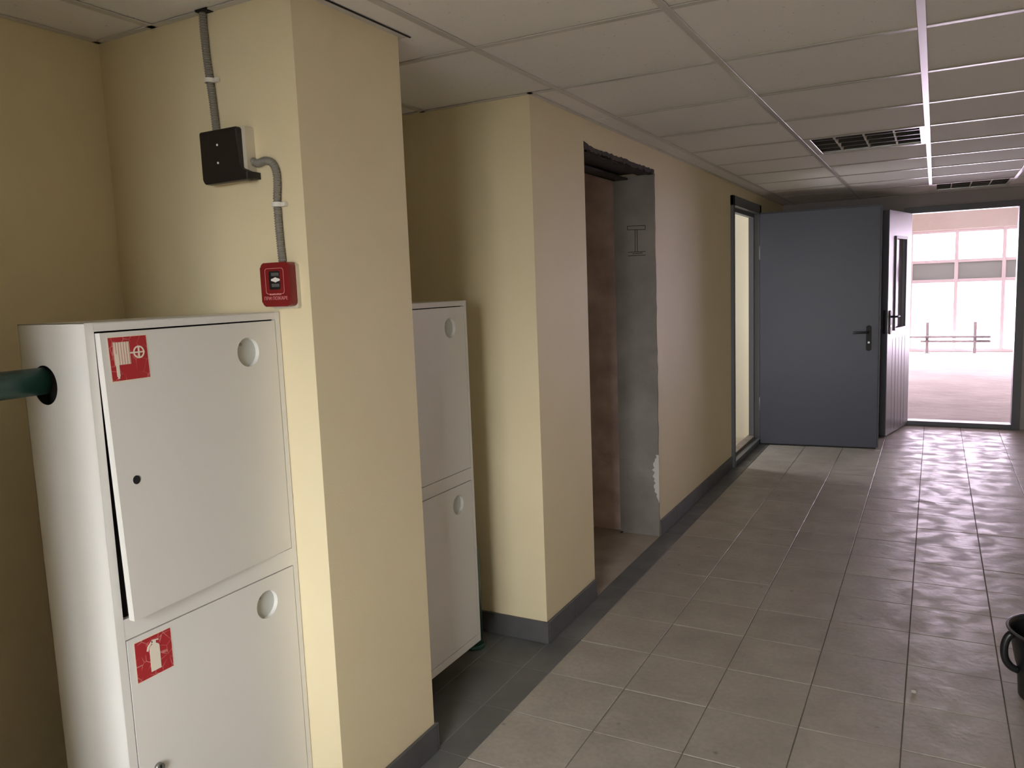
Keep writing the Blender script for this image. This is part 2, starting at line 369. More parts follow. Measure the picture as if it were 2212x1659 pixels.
# pale joints of the niche tiles (wider, filled with light grout)
obj('joint_fill', boxes((NX, GX0, N0, P1A, -.004, -.0013), (NX, GX0, P1B, P2A, -.004, -.0013)), 'pale_grout', floor)
obj('opening_screed', bevelled(-3.3, WX - .001, P2B, OPB + .04, -.02, -.001, r=.002), 'opening_floor', floor)
obj('debris_rim', boxes((-1.60, -1.59, OPB - .02, OPB + .005, 0, .006)), 'dark_steel', floor)

# baseboards
bl = struct_empty('baseboard_left', 'dark grey tile skirting along the yellow left wall', 'baseboard')
def plinth(parent, ax, a, b, c, sgn, h=.092):
    """tiles of the skirting: ax 'y' runs along y at x=c, ax 'x' runs along x at y=c"""
    n = max(1, round((b - a) / .3)); s = (b - a) / n
    for i in range(n):
        u0, u1 = a + s * i + .001, a + s * (i + 1) - .001; t0, t1 = sorted((c, c + sgn * .011))
        if ax == 'y': bmx = bevelled(t0, t1, u0, u1, .001, h, r=.0015, seg=1)
        else: bmx = bevelled(u0, u1, t0, t1, .001, h, r=.0015, seg=1)
        obj('skirting_tile', bmx, 'plinth_tile', parent)
plinth(bl, 'y', P1A, P1B, WX, 1); plinth(bl, 'y', P2A, P2B, WX, 1)
plinth(bl, 'x', NX, WX + .011, P2A, -1); plinth(bl, 'y', P1B, P2A - .012, NX, 1); plinth(bl, 'x', NX, WX + .011, P1B, 1)
plinth(bl, 'y', OPB + .02, D1A - .05, WX, 1); plinth(bl, 'y', D1B + .06, FY - .02, WX, 1)
plinth(bl, 'x', NX, WX + .011, P1A, -1); plinth(bl, 'y', N0, P1A - .012, NX, 1)
bf = struct_empty('baseboard_far', 'dark grey tile skirting beside the far doorway', 'baseboard')
plinth(bf, 'x', .75, RX, FY, -1, .10); plinth(bf, 'x', WX + .02, -.31, FY, -1, .10)

# ------------------------------------------------------------------ setting: ceiling
ceil = struct('ceiling', boxes((-3.4, RX + .1, BY - .2, FY + .2, 2.33, 2.45)), 'slab_dark', 'suspended ceiling of pale speckled square panels in a white grid', 'ceiling')
CX, CY = -1.2519, 2.153
xs = [NX, CX - .6, CX, CX + .6, CX + 1.2, CX + 1.8, CX + 2.4, CX + 3.0, RX]
ysg = [CY + .6 * k for k in range(-7, 11)]
ysg = [BY] + [y for y in ysg if BY + .05 < y < FY - .05] + [FY]
BW = .012
def blocked(x0, x1, y0, y1):
    """ceiling fields over the piers and the solid wall are not open"""
    if x1 <= CX - .02:
        return not (y1 > N0 and y0 < P2A - .05)
    return False
LUM = [(CX + .6, CX + 1.2, CY + 2.4, CY + 3.0), (CX + 1.2, CX + 1.8, CY + 5.4, CY + 6.0)]
for yi in range(len(ysg) - 1):
    y0, y1 = ysg[yi], ysg[yi + 1]
    for xi in range(len(xs) - 1):
        x0, x1 = xs[xi], xs[xi + 1]
        if any(abs(x0 - l[0]) < .02 and abs(y0 - l[2]) < .02 for l in LUM): continue
        if blocked(x0, x1, y0, y1): continue
        segs = [(x0, x1, y0, y1)]
        if abs(x0 - (CX - .6)) < .01 and abs(x1 - CX) < .01: pass
        for s in segs:
            o = obj('panel', bevelled(s[0] + .004, s[1] - .004, s[2] + .004, s[3] - .004, ZC + .0035 + random.uniform(0, .0012), ZC + .018, r=.0015, seg=1), 'ceiling_tile', ceil)
for x in xs[1:-1]:
    y0, y1 = (BY, FY) if x > CX - .1 else (N0, P2A)
    obj('runner', bevelled(x - BW, x + BW, y0, y1, ZC, ZC + .003, r=.0006, seg=1), 'tbar_white', ceil)
for y in ysg[1:-1]:
    for xi in range(len(xs) - 1):
        x0, x1 = xs[xi], xs[xi + 1]
        if x1 <= CX + .01 and not (N0 < y < P2A + .02): continue
        obj('cross_tee', bevelled(x0 + BW, x1 - BW, y - BW, y + BW, ZC + .0004, ZC + .0032, r=.0006, seg=1), 'tbar_white', ceil)
# wall angle trims
def trim(name, b): return struct(name, bevelled(*b, r=.0008, seg=1), 'tbar_white', 'white angle trim where ceiling panels meet the wall', 'trim')
obj('wall_angle', bevelled(WX, WX + .02, P2A - .02, FY, ZC, ZC + .003, r=.0006, seg=1), 'tbar_white', ceil)
obj('wall_angle', bevelled(WX - .001, WX + .02, P1A - .02, P1B + .02, ZC, ZC + .003, r=.0006, seg=1), 'tbar_white', ceil)
obj('wall_angle', bevelled(WX, WX + .02, BY, N0, ZC, ZC + .003, r=.0006, seg=1), 'tbar_white', ceil)
obj('wall_angle', bevelled(NX, WX + .02, P1A - .02, P1A, ZC, ZC + .003, r=.0006, seg=1), 'tbar_white', ceil)
obj('wall_angle', bevelled(NX, WX + .02, P2A - .02, P2A, ZC, ZC + .003, r=.0006, seg=1), 'tbar_white', ceil)
obj('wall_angle', bevelled(NX, WX, P1B, P1B + .02, ZC, ZC + .003, r=.0006, seg=1), 'tbar_white', ceil)
obj('wall_angle', bevelled(NX, NX + .02, N0, P1A, ZC, ZC + .003, r=.0006, seg=1), 'tbar_white', ceil)
obj('wall_angle', bevelled(NX, NX + .02, P1B, P2A, ZC, ZC + .003, r=.0006, seg=1), 'tbar_white', ceil)
obj('wall_angle', bevelled(WX, RX, FY - .02, FY, ZC, ZC + .003, r=.0006, seg=1), 'tbar_white', ceil)
# black gap between the first pier and its trim
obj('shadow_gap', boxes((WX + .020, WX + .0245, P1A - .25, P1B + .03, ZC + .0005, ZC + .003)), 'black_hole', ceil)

# recessed luminaires (switched off)
def luminaire(l, label):
    x0, x1, y0, y1 = l[0] + BW, l[1] - BW, l[2] + BW, l[3] - BW
    t = thing('louvre_light', label, 'ceiling light', 'recessed louvre lights', ((x0 + x1) / 2, (y0 + y1) / 2, ZC))
    hx, hy = (x1 - x0) / 2, (y1 - y0) / 2; r = .018
    for b in ((-hx, -hx + .034, -hy, hy), (hx - .024, hx, -hy, hy), (-hx + .034, hx - .024, -hy, -hy + r * .6), (-hx + .034, hx - .024, hy - r * .6, hy)):  # left bar widened to imitate the bright reflecting inner housing side
        obj('frame_bar', bevelled(b[0], b[1], b[2], b[3], .001, .006, r=.001, seg=1), 'luminaire_white', t)
    obj('housing', boxes((-hx + .004, hx - .004, -hy + .004, hy - .004, .085, .09), (-hx + .004, -hx + .008, -hy + .004, hy - .004, .006, .085), (hx - .008, hx - .004, -hy + .004, hy - .004, .006, .085),
                         (-hx + .008, hx - .008, -hy + .004, -hy + .008, .006, .085), (-hx + .008, hx - .008, hy - .008, hy - .004, .006, .085)), 'alu', t)
    for k in range(4):
        yy = -hy + (k + .5) * 2 * hy / 4
        bm = bmesh.new(); tube(bm, [(-hx + .02, yy, .062), (hx - .02, yy, .062)], .013, 14); obj('lamp_tube', bm, 'lamp_tube', t)
    for k in range(5):
        yy = max(-hy + .012, min(hy - .012, -hy + k * 2 * hy / 4))
        bm = bmesh.new(); prism(bm, [(yy - .010, .012), (yy + .010, .012), (yy + .003, .05), (yy - .003, .05)], lambda u, v, d: (-hx + .018 + d, u, v), 2 * hx - .036)
        obj('reflector', bm, 'louvre_alu', t)
    for k in range(1, 4):
        xx = -hx + k * 2 * hx / 4
        for c in range(4):
            ya, yb = -hy + c * 2 * hy / 4 + .014, -hy + (c + 1) * 2 * hy / 4 - .014
            obj('louvre_blade', boxes((xx - .004, xx + .004, ya, yb, .007, .045)), 'white_plastic', t)
    return t
luminaire(LUM[0], 'square recessed louvre light in the middle of the ceiling')
luminaire(LUM[1], 'square recessed louvre light right above the bright far doorway')

# ------------------------------------------------------------------ left doorway with the open grey door
d1 = struct_empty('door_1', 'open grey steel door with black lever on the left wall', 'door')
fx0, fx1 = -1.44, -1.345
obj('frame_jamb', bevelled(fx0, fx1, D1A, D1A + .012, 0, 2.06, r=.002), 'frame_grey', d1)
obj('frame_jamb', bevelled(WX - .002, fx1, D1A - .03, D1A + .012, 0, 2.09, r=.002), 'frame_grey', d1)
obj('frame_jamb', bevelled(-1.395, fx1, D1B - .03, D1B + .03, 0, 2.09, r=.002), 'frame_grey', d1)
obj('frame_jamb', bevelled(-1.44, -1.395, D1B - .045, D1B + .005, 0, 2.06, r=.002), 'frame_grey', d1)
obj('frame_head', bevelled(-1.395, fx1, D1A - .03, D1B + .03, 2.015, 2.09, r=.002), 'frame_grey', d1)
obj('frame_head', bevelled(-1.44, -1.395, D1A, D1B, 1.985, 2.06, r=.002), 'frame_grey', d1)
obj('sill', bevelled(-1.40, fx1 + .005, D1A, D1B, 0.001, .045, r=.003), 'frame_grey', d1)
obj('sill', bevelled(-1.455, -1.39, D1A, D1B, 0.001, .065, r=.003), 'sill_wood', d1)
for z in (.30, 1.62):
    bm = bmesh.new(); tube(bm, [(-1.338, D1B - .055, z), (-1.338, D1B - .055, z + .12)], .010, 12); obj('hinge', bm, 'frame_grey', d1)
a = Vector((-1.333, 7.045, 0)); b = Vector((-.398, 7.125, 0)); ang = math.atan2(b.y - a.y, b.x - a.x); LW = (b - a).length
leaf = obj('leaf', bevelled(0, LW, 0, .05, .012, 2.01, r=.003), 'door_grey', d1); leaf.location = a; leaf.rotation_euler = (0, 0, ang)
leaf['label'] = 'flat grey painted steel door leaf swung into the corridor'
obj('edge_lip', bevelled(LW - .001, LW + .012, .018, .052, .012, 2.008, r=.002), 'door_edge', leaf)
obj('top_lip', bevelled(0, LW, .02, .055, 2.009, 2.022, r=.002), 'door_edge', leaf)
obj('bottom_seal', bevelled(.01, LW - .01, .012, .04, 0.001, .013, r=.001), 'handle_black', leaf)
def lever(parent, u, v0, side, z, s=1, tip=-1):
    """escutcheon plate, rose, lever and keyhole; side = -1 on the near face, +1 on the back"""
    bm = bmesh.new(); pl = []
    for k in range(24):
        t = 2 * math.pi * k / 24; pl.append((u + .021 * math.cos(t), (z + .035 if math.sin(t) > 0 else z - .135) + .021 * math.sin(t)))
    prism(bm, pl, lambda p, q, d: (p, v0 + side * d, q), .009); obj('handle_plate', bm, 'handle_black', parent)
    bm = bmesh.new(); tube(bm, [(u, v0, z), (u, v0 + side * .05, z)], .009, 12)
    tube(bm, [(u, v0 + side * .05, z), (u + tip * .03, v0 + side * .054, z), (u + tip * .12, v0 + side * .048, z - .002)], .0095, 12); obj('lever', bm, 'handle_black', parent)
    bm = bmesh.new(); tube(bm, [(u, v0 + side * .0085, z - .085), (u, v0 + side * .0115, z - .085)], .0085, 14); obj('key_cylinder', bm, 'lock_metal', parent)
lever(leaf, LW - .075, 0, -1, .985)

# side room behind the left doorway
struct('wall_side_room', boxes((-3.3, -1.44, 7.30, 7.42, 0, 2.9), (-3.3, -1.60, 4.45, 4.55, 0, 2.9), (-3.42, -3.3, 4.45, 6.2, 0, 2.9), (-3.42, -3.3, 7.0, 7.42, 0, 2.9), (-3.42, -3.3, 6.2, 7.0, 0, 1.0), (-3.42, -3.3, 6.2, 7.0, 1.8, 2.9), (-1.605, -1.6, 4.55, 6.12, 0, 2.9)),
       'cream_paint', 'cream wall of the bright side room seen through the left doorway', 'wall')
struct('ceiling_side_room', boxes((-3.4, -1.60, 4.45, 7.42, 2.5, 2.6), (-1.62, -1.43, 7.12, 7.42, 2.06, 2.6)), 'white_paint', 'ceiling of the side room', 'ceiling')
fs = struct('floor_side_room', boxes((-3.4, -1.46, 4.55, 7.30, -.1, -.012)), 'grout', 'pale board floor of the side room past the sill', 'floor')
sb = obj('plank', bevelled(-.078, .078, -1.374, 1.374, -.012, 0, r=.0015, seg=1), 'opening_floor', fs); sb.location = (-1.54, 5.925, 0)
for k in range(1, 12): inst(sb, 'plank', (-1.54 - .16 * k, 5.925, 0), fs)
w3 = struct_empty('window_3', 'window of the side room outside the view', 'window')
for b_ in ((-3.38, -3.32, 6.2, 6.24, 1.0, 1.8), (-3.38, -3.32, 6.96, 7.0, 1.0, 1.8), (-3.38, -3.32, 6.24, 6.96, 1.0, 1.04), (-3.38, -3.32, 6.24, 6.96, 1.76, 1.8)):
    obj('frame_bar', bevelled(*b_, r=.004), 'white_frame', w3)
obj('pane', boxes((-3.353, -3.347, 6.24, 6.96, 1.04, 1.76)), 'glass_clear', w3)

# ------------------------------------------------------------------ far doorway
d2 = struct_empty('door_2', 'far doorway with dark frame and open leaf with narrow window', 'door')
OX0, OX1 = -.205, .645
obj('frame_jamb', bevelled(OX0 - .065, OX0, FY - .03, FY + .10, 0, 2.065, r=.002), 'frame_grey', d2)
obj('frame_jamb', bevelled(OX1, OX1 + .065, FY - .03, FY + .10, 0, 2.065, r=.002), 'frame_grey', d2)
obj('frame_head', bevelled(OX0, OX1, FY - .03, FY + .10, 2.010, 2.065, r=.002), 'frame_grey', d2)
obj('sill', bevelled(OX0, OX1, FY - .03, FY + .10, 0.001, .045, r=.003), 'frame_grey', d2)
a = Vector((-.36, 7.69, 0)); b = Vector((-.205, FY - .025, 0)); LW2 = (b - a).length; ang2 = math.atan2(b.y - a.y, b.x - a.x)
# local u runs from the free edge to the hinge; local v points away from the viewer's side (left)
vu0, vu1, vz0, vz1 = .20, .52, .965, 1.775
leaf2 = obj('leaf', boxes((0, vu0, 0, .055, .012, 2.012), (vu1, LW2, 0, .055, .012, 2.012), (vu0, vu1, 0, .055, .012, vz0), (vu0, vu1, 0, .055, vz1, 2.012)), 'leaf_pale', d2)
leaf2.location = a; leaf2.rotation_euler = (0, 0, ang2); leaf2['label'] = 'pale grey door leaf with a narrow dark glazed panel'
for bb in ((vu0 - .018, vu0 + .006, vz0 - .018, vz1 + .018), (vu1 - .006, vu1 + .018, vz0 - .018, vz1 + .018)):
    obj('glazing_bead', bevelled(bb[0], bb[1], -.012, .0, bb[2], bb[3], r=.002), 'frame_grey', leaf2)
for z0_, z1_ in ((vz0 - .018, vz0 + .006), (vz1 - .006, vz1 + .018)):
    obj('glazing_bead', bevelled(vu0 + .006, vu1 - .006, -.012, .0, z0_, z1_, r=.002), 'frame_grey', leaf2)
obj('pane', boxes((vu0, vu1, .024, .030, vz0, vz1)), 'glass_reflection', leaf2)
obj('edge_plate', bevelled(-.004, .001, .004, .052, .012, 2.010, r=.0015), 'door_edge', leaf2)
obj('lock_plate', bevelled(-.007, -.003, .016, .040, .93, 1.14, r=.001), 'handle_black', leaf2)
lever(leaf2, .06, 0, -1, 1.08, tip=1)
for k in range(5):   # pressed vertical grooves on the lower half of the leaf
    u = .16 + .10 * k; obj('groove', boxes((u - .004, u + .004, -.0012, .001, .04, .88)), 'door_edge' if k % 2 else 'leaf_pale', leaf2)

# ------------------------------------------------------------------ far room
WY = 16.5
fr = struct('floor_far_room', boxes((-4.2, 5.4, FY + .2, WY + .2, -.15, -.002)), 'dusty_floor', 'dusty pinkish concrete floor of the far room', 'floor')
struct('wall_far_room', boxes((-4.4, -4.2, FY + .1, WY + .3, 0, 3.1), (5.4, 5.6, FY + .1, WY + .3, 0, 3.1), (-4.4, -1.6, FY + .05, FY + .2, 0, 3.1), (RX + .1, 5.6, FY + .05, FY + .2, 0, 3.1), (-1.6, RX + .1, FY + .12, FY + .2, ZT, 3.1)),
       'far_plaster', 'pinkish plaster side walls of the far room', 'wall')
struct('wall_far_room_beam', boxes((-4.2, 5.4, WY - .10, WY + .3, 2.215, 3.1)), 'far_plaster', 'patchy plaster beam above the far windows', 'wall')
struct('ceiling_far_room', boxes((-4.4, 5.6, FY + .1, WY + .3, 3.0, 3.1)), 'white_paint', 'ceiling of the far room', 'ceiling')
w2 = struct_empty('window_2', 'wall of tall white framed panes with grey middle panels', 'window')
mx0 = [.335 + .735 * k for k in range(-6, 7)]
for x in mx0:
    obj('mullion', bevelled(x - .030, x + .030, WY - .03, WY + .05, .0, 2.215, r=.004), 'far_frame', w2)
for (za, zb) in ((.0, .06), (1.265, 1.325), (1.625, 1.680), (2.160, 2.215)):
    for xa, xb in zip(mx0, mx0[1:]):
        obj('transom', bevelled(xa + .030, xb - .030, WY - .028, WY + .045, za, zb, r=.004), 'far_frame', w2)
for xa, xb in zip(mx0, mx0[1:]):
    obj('pane', boxes((xa + .02, xb - .02, WY + .005, WY + .011, .05, 1.275)), 'glass_lilac', w2)
    obj('pane', boxes((xa + .02, xb - .02, WY + .005, WY + .011, 1.665, 2.165)), 'glass_lilac', w2)
    obj('spandrel_panel', bevelled(xa + .021, xb - .021, WY + .0, WY + .02, 1.325, 1.625, r=.002), 'spandrel', w2)
obj('side_infill', boxes((-4.2, mx0[0] - .02, WY, WY + .1, 0, 2.215)), 'far_plaster', w2); obj('side_infill', boxes((mx0[-1] + .02, 5.4, WY, WY + .1, 0, 2.215)), 'far_plaster', w2)

# pipe convector on two posts in front of the far windows
rd = thing('convector_radiator', 'low white pipe convector on two posts before the far windows', 'radiator', None, (.35, 16.2, 0))
for x in (-.10, .652):
    p = obj('post', bevelled(x - .35 - .026, x - .35 + .026, -.02, .02, 0, .56, r=.003), 'radiator_white', rd)
    obj('foot_plate', bevelled(x - .35 - .05, x - .35 + .05, -.05, .05, 0, .008, r=.002), 'radiator_white', rd)
for z in (.295, .215):
    bm = bmesh.new(); tube(bm, [(-.75 if z > .25 else -.56, -.045, z), (.545, -.045, z)], .022, 12); obj('pipe', bm, 'radiator_white', rd)
bm = bmesh.new(); tube(bm, [(.545, -.045, .295)] + [(.545 + .04 * math.sin(t), -.045, .255 + .04 * math.cos(t)) for t in [math.pi * k / 10 for k in range(11)]] + [(.545, -.045, .215)], .018, 12); obj('return_bend', bm, 'radiator_white', rd)
for k in range(22):
    x = .30 + .0105 * k; obj('fin', boxes((x, x + .004, -.085, -.005, .195, .315)), 'radiator_white', rd)
for k in range(6):
    x = -.49 + .0105 * k; obj('fin', boxes((x, x + .004, -.085, -.005, .195, .315)), 'radiator_white', rd)

# ------------------------------------------------------------------ fire cabinets
def circle(cx, cy, r, n=40, ry=None): return [(cx + r * math.cos(2 * math.pi * k / n), cy + (ry or r) * math.sin(2 * math.pi * k / n)) for k in range(n)]
def holed_panel(y0, y1, z0, z1, hole, x0, x1, r, warp=None):
    """door sheet: rectangle with a round hole, folded edges, x0 back, x1 front"""
    bm = bmesh.new(); cy, cz = hole; n = 48
    ring = circle(cy, cz, r, n)
    def rect_pt(t):
        # point on the rectangle boundary seen from the hole centre at angle t
        c, s = math.cos(t), math.sin(t); k = 1e9
        if c > 1e-9: k = min(k, (y1 - cy) / c)
        if c < -1e-9: k = min(k, (y0 - cy) / c)
        if s > 1e-9: k = min(k, (z1 - cz) / s)
        if s < -1e-9: k = min(k, (z0 - cz) / s)
        return (cy + c * k, cz + s * k)
    angs = [2 * math.pi * k / n for k in range(n)] + [math.atan2(z - cz, y - cy) % (2 * math.pi) for y in (y0, y1) for z in (z0, z1)]
    angs = sorted(set(angs)); m = len(angs)
    K = 7; F = [[] for _ in range(K + 1)]; B = [[] for _ in range(K + 1)]
    for t in angs:
        c = (cy + r * math.cos(t), cz + r * math.sin(t)); o_ = rect_pt(t)
        for q in range(K + 1):
            w_ = q / K; p = (c[0] + (o_[0] - c[0]) * w_, c[1] + (o_[1] - c[1]) * w_)
            F[q].append(bm.verts.new((x1, *p))); B[q].append(bm.verts.new((x0, *p)))
    for i in range(m):
        k = (i + 1) % m
        for q in range(K):
            bm.faces.new((F[q][i], F[q + 1][i], F[q + 1][k], F[q][k])); bm.faces.new((B[q][i], B[q][k], B[q + 1][k], B[q + 1][i]))
        bm.faces.new((F[0][i], F[0][k], B[0][k], B[0][i])); bm.faces.new((F[K][i], B[K][i], B[K][k], F[K][k]))
    if warp:
        for v in bm.verts: v.co.x += warp(v.co.y, v.co.z)
    return bm

def hose_sticker(S, o3):
    """red sign S wide: folded hose, tail with nozzle, valve wheel"""
    bm = bmesh.new()
    pr_ = lambda poly, d0, d1, mi: prism(bm, [(u * S, v * S) for u, v in poly], lambda u, v, d: o3(u, v, d0 + d), d1 - d0, mi)
    R = lambda x0, x1, y0, y1, mi, d=(0.0006, .001): pr_([(x0, y0), (x1, y0), (x1, y1), (x0, y1)], d[0], d[1], mi)
    R(-.03, 1.03, -.04, 1.03, 1, (0, .0003)); R(0, 1, 0, 1, 0, (.0002, .0007))
    R(.10, .53, .36, .89, 2)
    for k in range(6): R(.125 + .068 * k, .155 + .068 * k, .37, .88, 1, (.0006, .0013))
    R(.13, .21, .10, .62, 1, (.0006, .0014)); R(.145, .195, .05, .10, 1, (.0006, .0014))
    R(.53, .92, .60, .635, 1, (.0006, .0014)); R(.745, .785, .50, .74, 1, (.0006, .0014))
    n = 32
    for k in range(n):
        t0, t1 = 2 * math.pi * k / n, 2 * math.pi * (k + 1) / n; c = (.765, .62)
        pr_([(c[0] + .115 * math.cos(t0), c[1] + .115 * math.sin(t0)), (c[0] + .150 * math.cos(t0), c[1] + .150 * math.sin(t0)), (c[0] + .150 * math.cos(t1), c[1] + .150 * math.sin(t1)), (c[0] + .115 * math.cos(t1), c[1] + .115 * math.sin(t1))], .0006, .0014, 1)
    return bm
def bottle_sticker(S, o3):
    bm = bmesh.new()
    pr_ = lambda poly, d0, d1, mi: prism(bm, [(u * S, v * S) for u, v in poly], lambda u, v, d: o3(u, v, d0 + d), d1 - d0, mi)
    pr_([(-.03, -.03), (1.03, -.03), (1.03, 1.03), (-.03, 1.03)], 0, .0003, 1); pr_([(0, 0), (1, 0), (1, 1), (0, 1)], .0002, .0007, 0)
    body = [(.38, .12), (.66, .12), (.66, .68)] + [(.52 + .14 * math.cos(t), .68 + .12 * math.sin(t)) for t in [math.pi * k / 12 for k in range(13)]] + [(.38, .68)]
    pr_(body, .0006, .0013, 1)
    pr_([(.47, .79), (.57, .79), (.57, .86), (.64, .84), (.645, .875), (.47, .91), (.44, .87)], .0006, .0012, 1)
    pr_([(.46, .90), (.43, .87), (.33, .78), (.30, .68), (.345, .66), (.385, .755), (.48, .85)], .0006, .0012, 1)
    return bm

CZ0, CZ1, MID0, MID1 = .115, 1.418, .752, .797
def cabinet(xf, y0, y1, label, ajar, stickers, holes, key2_metal):
    dpt = .225; xb = xf - dpt
    t = thing('fire_cabinet', label, 'cabinet', 'white fire cabinets in the wall niches')
    e = .0012; s = .016; L_ = [(xb, xb + e, y0, y1, CZ0, CZ1), (xb, xf, y1 - e, y1, CZ0, CZ1), (xb, xf, y0, y1, CZ1 - e, CZ1), (xb, xf, y0, y1, CZ0, CZ0 + e)]
    bm = boxes(*L_)
    if holes:                                        # near side has a round pipe hole
        hz, hx, hr = holes; n = 40
        ang = sorted(set([2 * math.pi * k / n for k in range(n)] + [math.atan2(z - hz, x - hx) % (2 * math.pi) for x in (xb, xf) for z in (CZ0, CZ1)]))
        inn, out = [], []
        for a_ in ang:
            c, sn = math.cos(a_), math.sin(a_); k = 1e9
            if c > 1e-9: k = min(k, (xf - hx) / c)
            if c < -1e-9: k = min(k, (xb - hx) / c)
            if sn > 1e-9: k = min(k, (CZ1 - hz) / sn)
            if sn < -1e-9: k = min(k, (CZ0 - hz) / sn)
            inn.append(bm.verts.new((hx + hr * c, y0, hz + hr * sn))); out.append(bm.verts.new((hx + c * k, y0, hz + sn * k)))
        for i in range(len(ang)): k = (i + 1) % len(ang); bm.faces.new((inn[i], inn[k], out[k], out[i]))
    else: box(bm, xb, xf, y0, y0 + e, CZ0, CZ1)
    obj('body', bm, 'cabinet_white', t)
    obj('lining', boxes((xb + .004, xb + .006, y0 + .004, y1 - .004, CZ0 + .01, CZ1 - .01), (xb + .006, xf - .022, y0 + .045, y0 + .047, CZ0 + .01, CZ1 - .01), (xb + .006, xf - .022, y1 - .006, y1 - .004, CZ0 + .01, CZ1 - .01)), 'cabinet_inside', t)
    q_ = .0006; xq = xf + .0004
    obj('front_frame', boxes((xf - .012, xq, y0 + q_, y0 + .019, CZ0 + q_, CZ1 - q_), (xf - .012, xq, y1 - s, y1 - q_, CZ0 + q_, CZ1 - q_), (xf - .012, xf, y0 + .019, y1 - s, CZ1 - .018, CZ1 - q_), (xf - .012, xf, y0 + .019, y1 - s, MID0, MID1), (xf - .012, xf, y0 + .019, y1 - s, CZ0 + q_, CZ0 + .03)), 'cabinet_white', t)
    g2 = .0025; da, db = y0 + .019 + g2, y1 - s - g2; kw = (db - da)
    for up_ in (1, 0):
        z0, z1 = (MID1 + g2, CZ1 - .018 - g2 * 1.4) if up_ else (CZ0 + .03 + g2, MID0 - g2)
        warp = None
        if ajar and up_: warp = lambda y, z: (db - y) / kw * (.013 + .020 * (z1 - z) / (z1 - z0))
        hy, hz = db - .097, z1 - (.072 if up_ else .069)
        dr = obj('door', holed_panel(da, db, z0, z1, (hy, hz), xf - .016, xf + .001, .0355, warp), 'cabinet_white', t)
        off = (lambda y, z: warp(y, z)) if warp else (lambda y, z: 0)
        bm = bmesh.new(); rg = circle(hy, hz, .040, 40); vs_ = [bm.verts.new((xf - .011 + off(p[0], p[1]), p[0], p[1])) for p in rg]; bm.faces.new(vs_)
        wv = [bm.verts.new((xf - .0125 + off(p[0], p[1]), p[0], p[1])) for p in rg]; bm.faces.new(wv[::-1])
        for i in range(40): bm.faces.new((vs_[i], wv[i], wv[(i + 1) % 40], vs_[(i + 1) % 40]))
        obj('round_window', bm, 'frosted', dr)
        bm = bmesh.new(); k0 = off(hy - .012, hz + .02); tube(bm, [(xf - .0112 + k0, hy - .012, hz + .02), (xf - .0095 + k0, hy - .012, hz + .02)], .004, 10); obj('window_rivet', bm, 'lock_metal', dr)
        ky, kz = da + .044, (z1 - .308)
        bm = bmesh.new(); ko = off(ky, kz) + xf + .001
        if up_ or not key2_metal:
            prism(bm, circle(ky, kz, .0085, 24, .0092), lambda u, v, d: (ko - .0006 + d, u, v), .0016); obj('key_hole', bm, 'black_hole', dr)
        else:
            tube(bm, [(ko - .001, ky, kz), (ko + .009, ky, kz)], .0105, 24); obj('cam_lock', bm, 'lock_metal', dr)
            bm = boxes((ko + .0085, ko + .0098, ky - .002, ky + .002, kz - .007, kz + .007)); obj('lock_slot', bm, 'black_hole', dr)
        if stickers:
            sw = .0885; sy, sz = da + .016, z1 - .0085 - sw - (.002 if up_ else .004)
            def o3(u, v, d, sy=sy, sz=sz): return (xf + .0012 + off(sy + u, sz + v) + d, sy + u, sz + v)
            st = obj('sticker', (hose_sticker if up_ else bottle_sticker)(sw, o3), None, dr, ['sticker_red', 'sticker_cream', 'print_pink' if False else 'sticker_cream_dull'])
            st['label'] = 'red sticker with cream hose and valve pictogram' if up_ else 'red sticker with cream fire extinguisher pictogram'
    return t
mat('sticker_cream_dull', (0.70, 0.45, 0.38), 0.4)
PIPE = (-1.63, 1.300)
cabinet(-1.478, .966, P1A - .002, 'large white fire cabinet with red stickers and upper door ajar', True, True, (1.291, -1.628, .0415), True)
cabinet(-1.510, P1B + .003, 2.459, 'white fire cabinet partly hidden behind the nearest pier', False, False, None, False)

# green pipes
bm = bmesh.new(); tube(bm, [(PIPE[0], N0 - .02, PIPE[1]), (PIPE[0], .80, PIPE[1]), (PIPE[0], .9655, PIPE[1])], .0285, 28)
tag(obj('water_pipe', bm, 'green_pipe'), 'green pipe running horizontally into the side of the near cabinet', 'pipe')
rp = thing('riser_pipe', 'dark green pipe standing behind the half-hidden cabinet', 'pipe', None, (-1.637, 2.612, 0))
bm = bmesh.new(); tube(bm, [(0, 0, 0), (0, 0, .38)] + [(0, -.045 + .045 * math.cos(t), .38 + .045 * math.sin(t)) for t in [math.pi / 2 * k / 8 for k in range(1, 9)]] + [(0, -.152, .425)], .038, 24); obj('pipe', bm, 'green_pipe', rp)
bm = bmesh.new(); lathe(bm, [(.038, .0), (.046, .0), (.046, .012), (.038, .014)], (0, 0, .0), 32); obj('floor_collar', bm, 'green_pipe', rp)

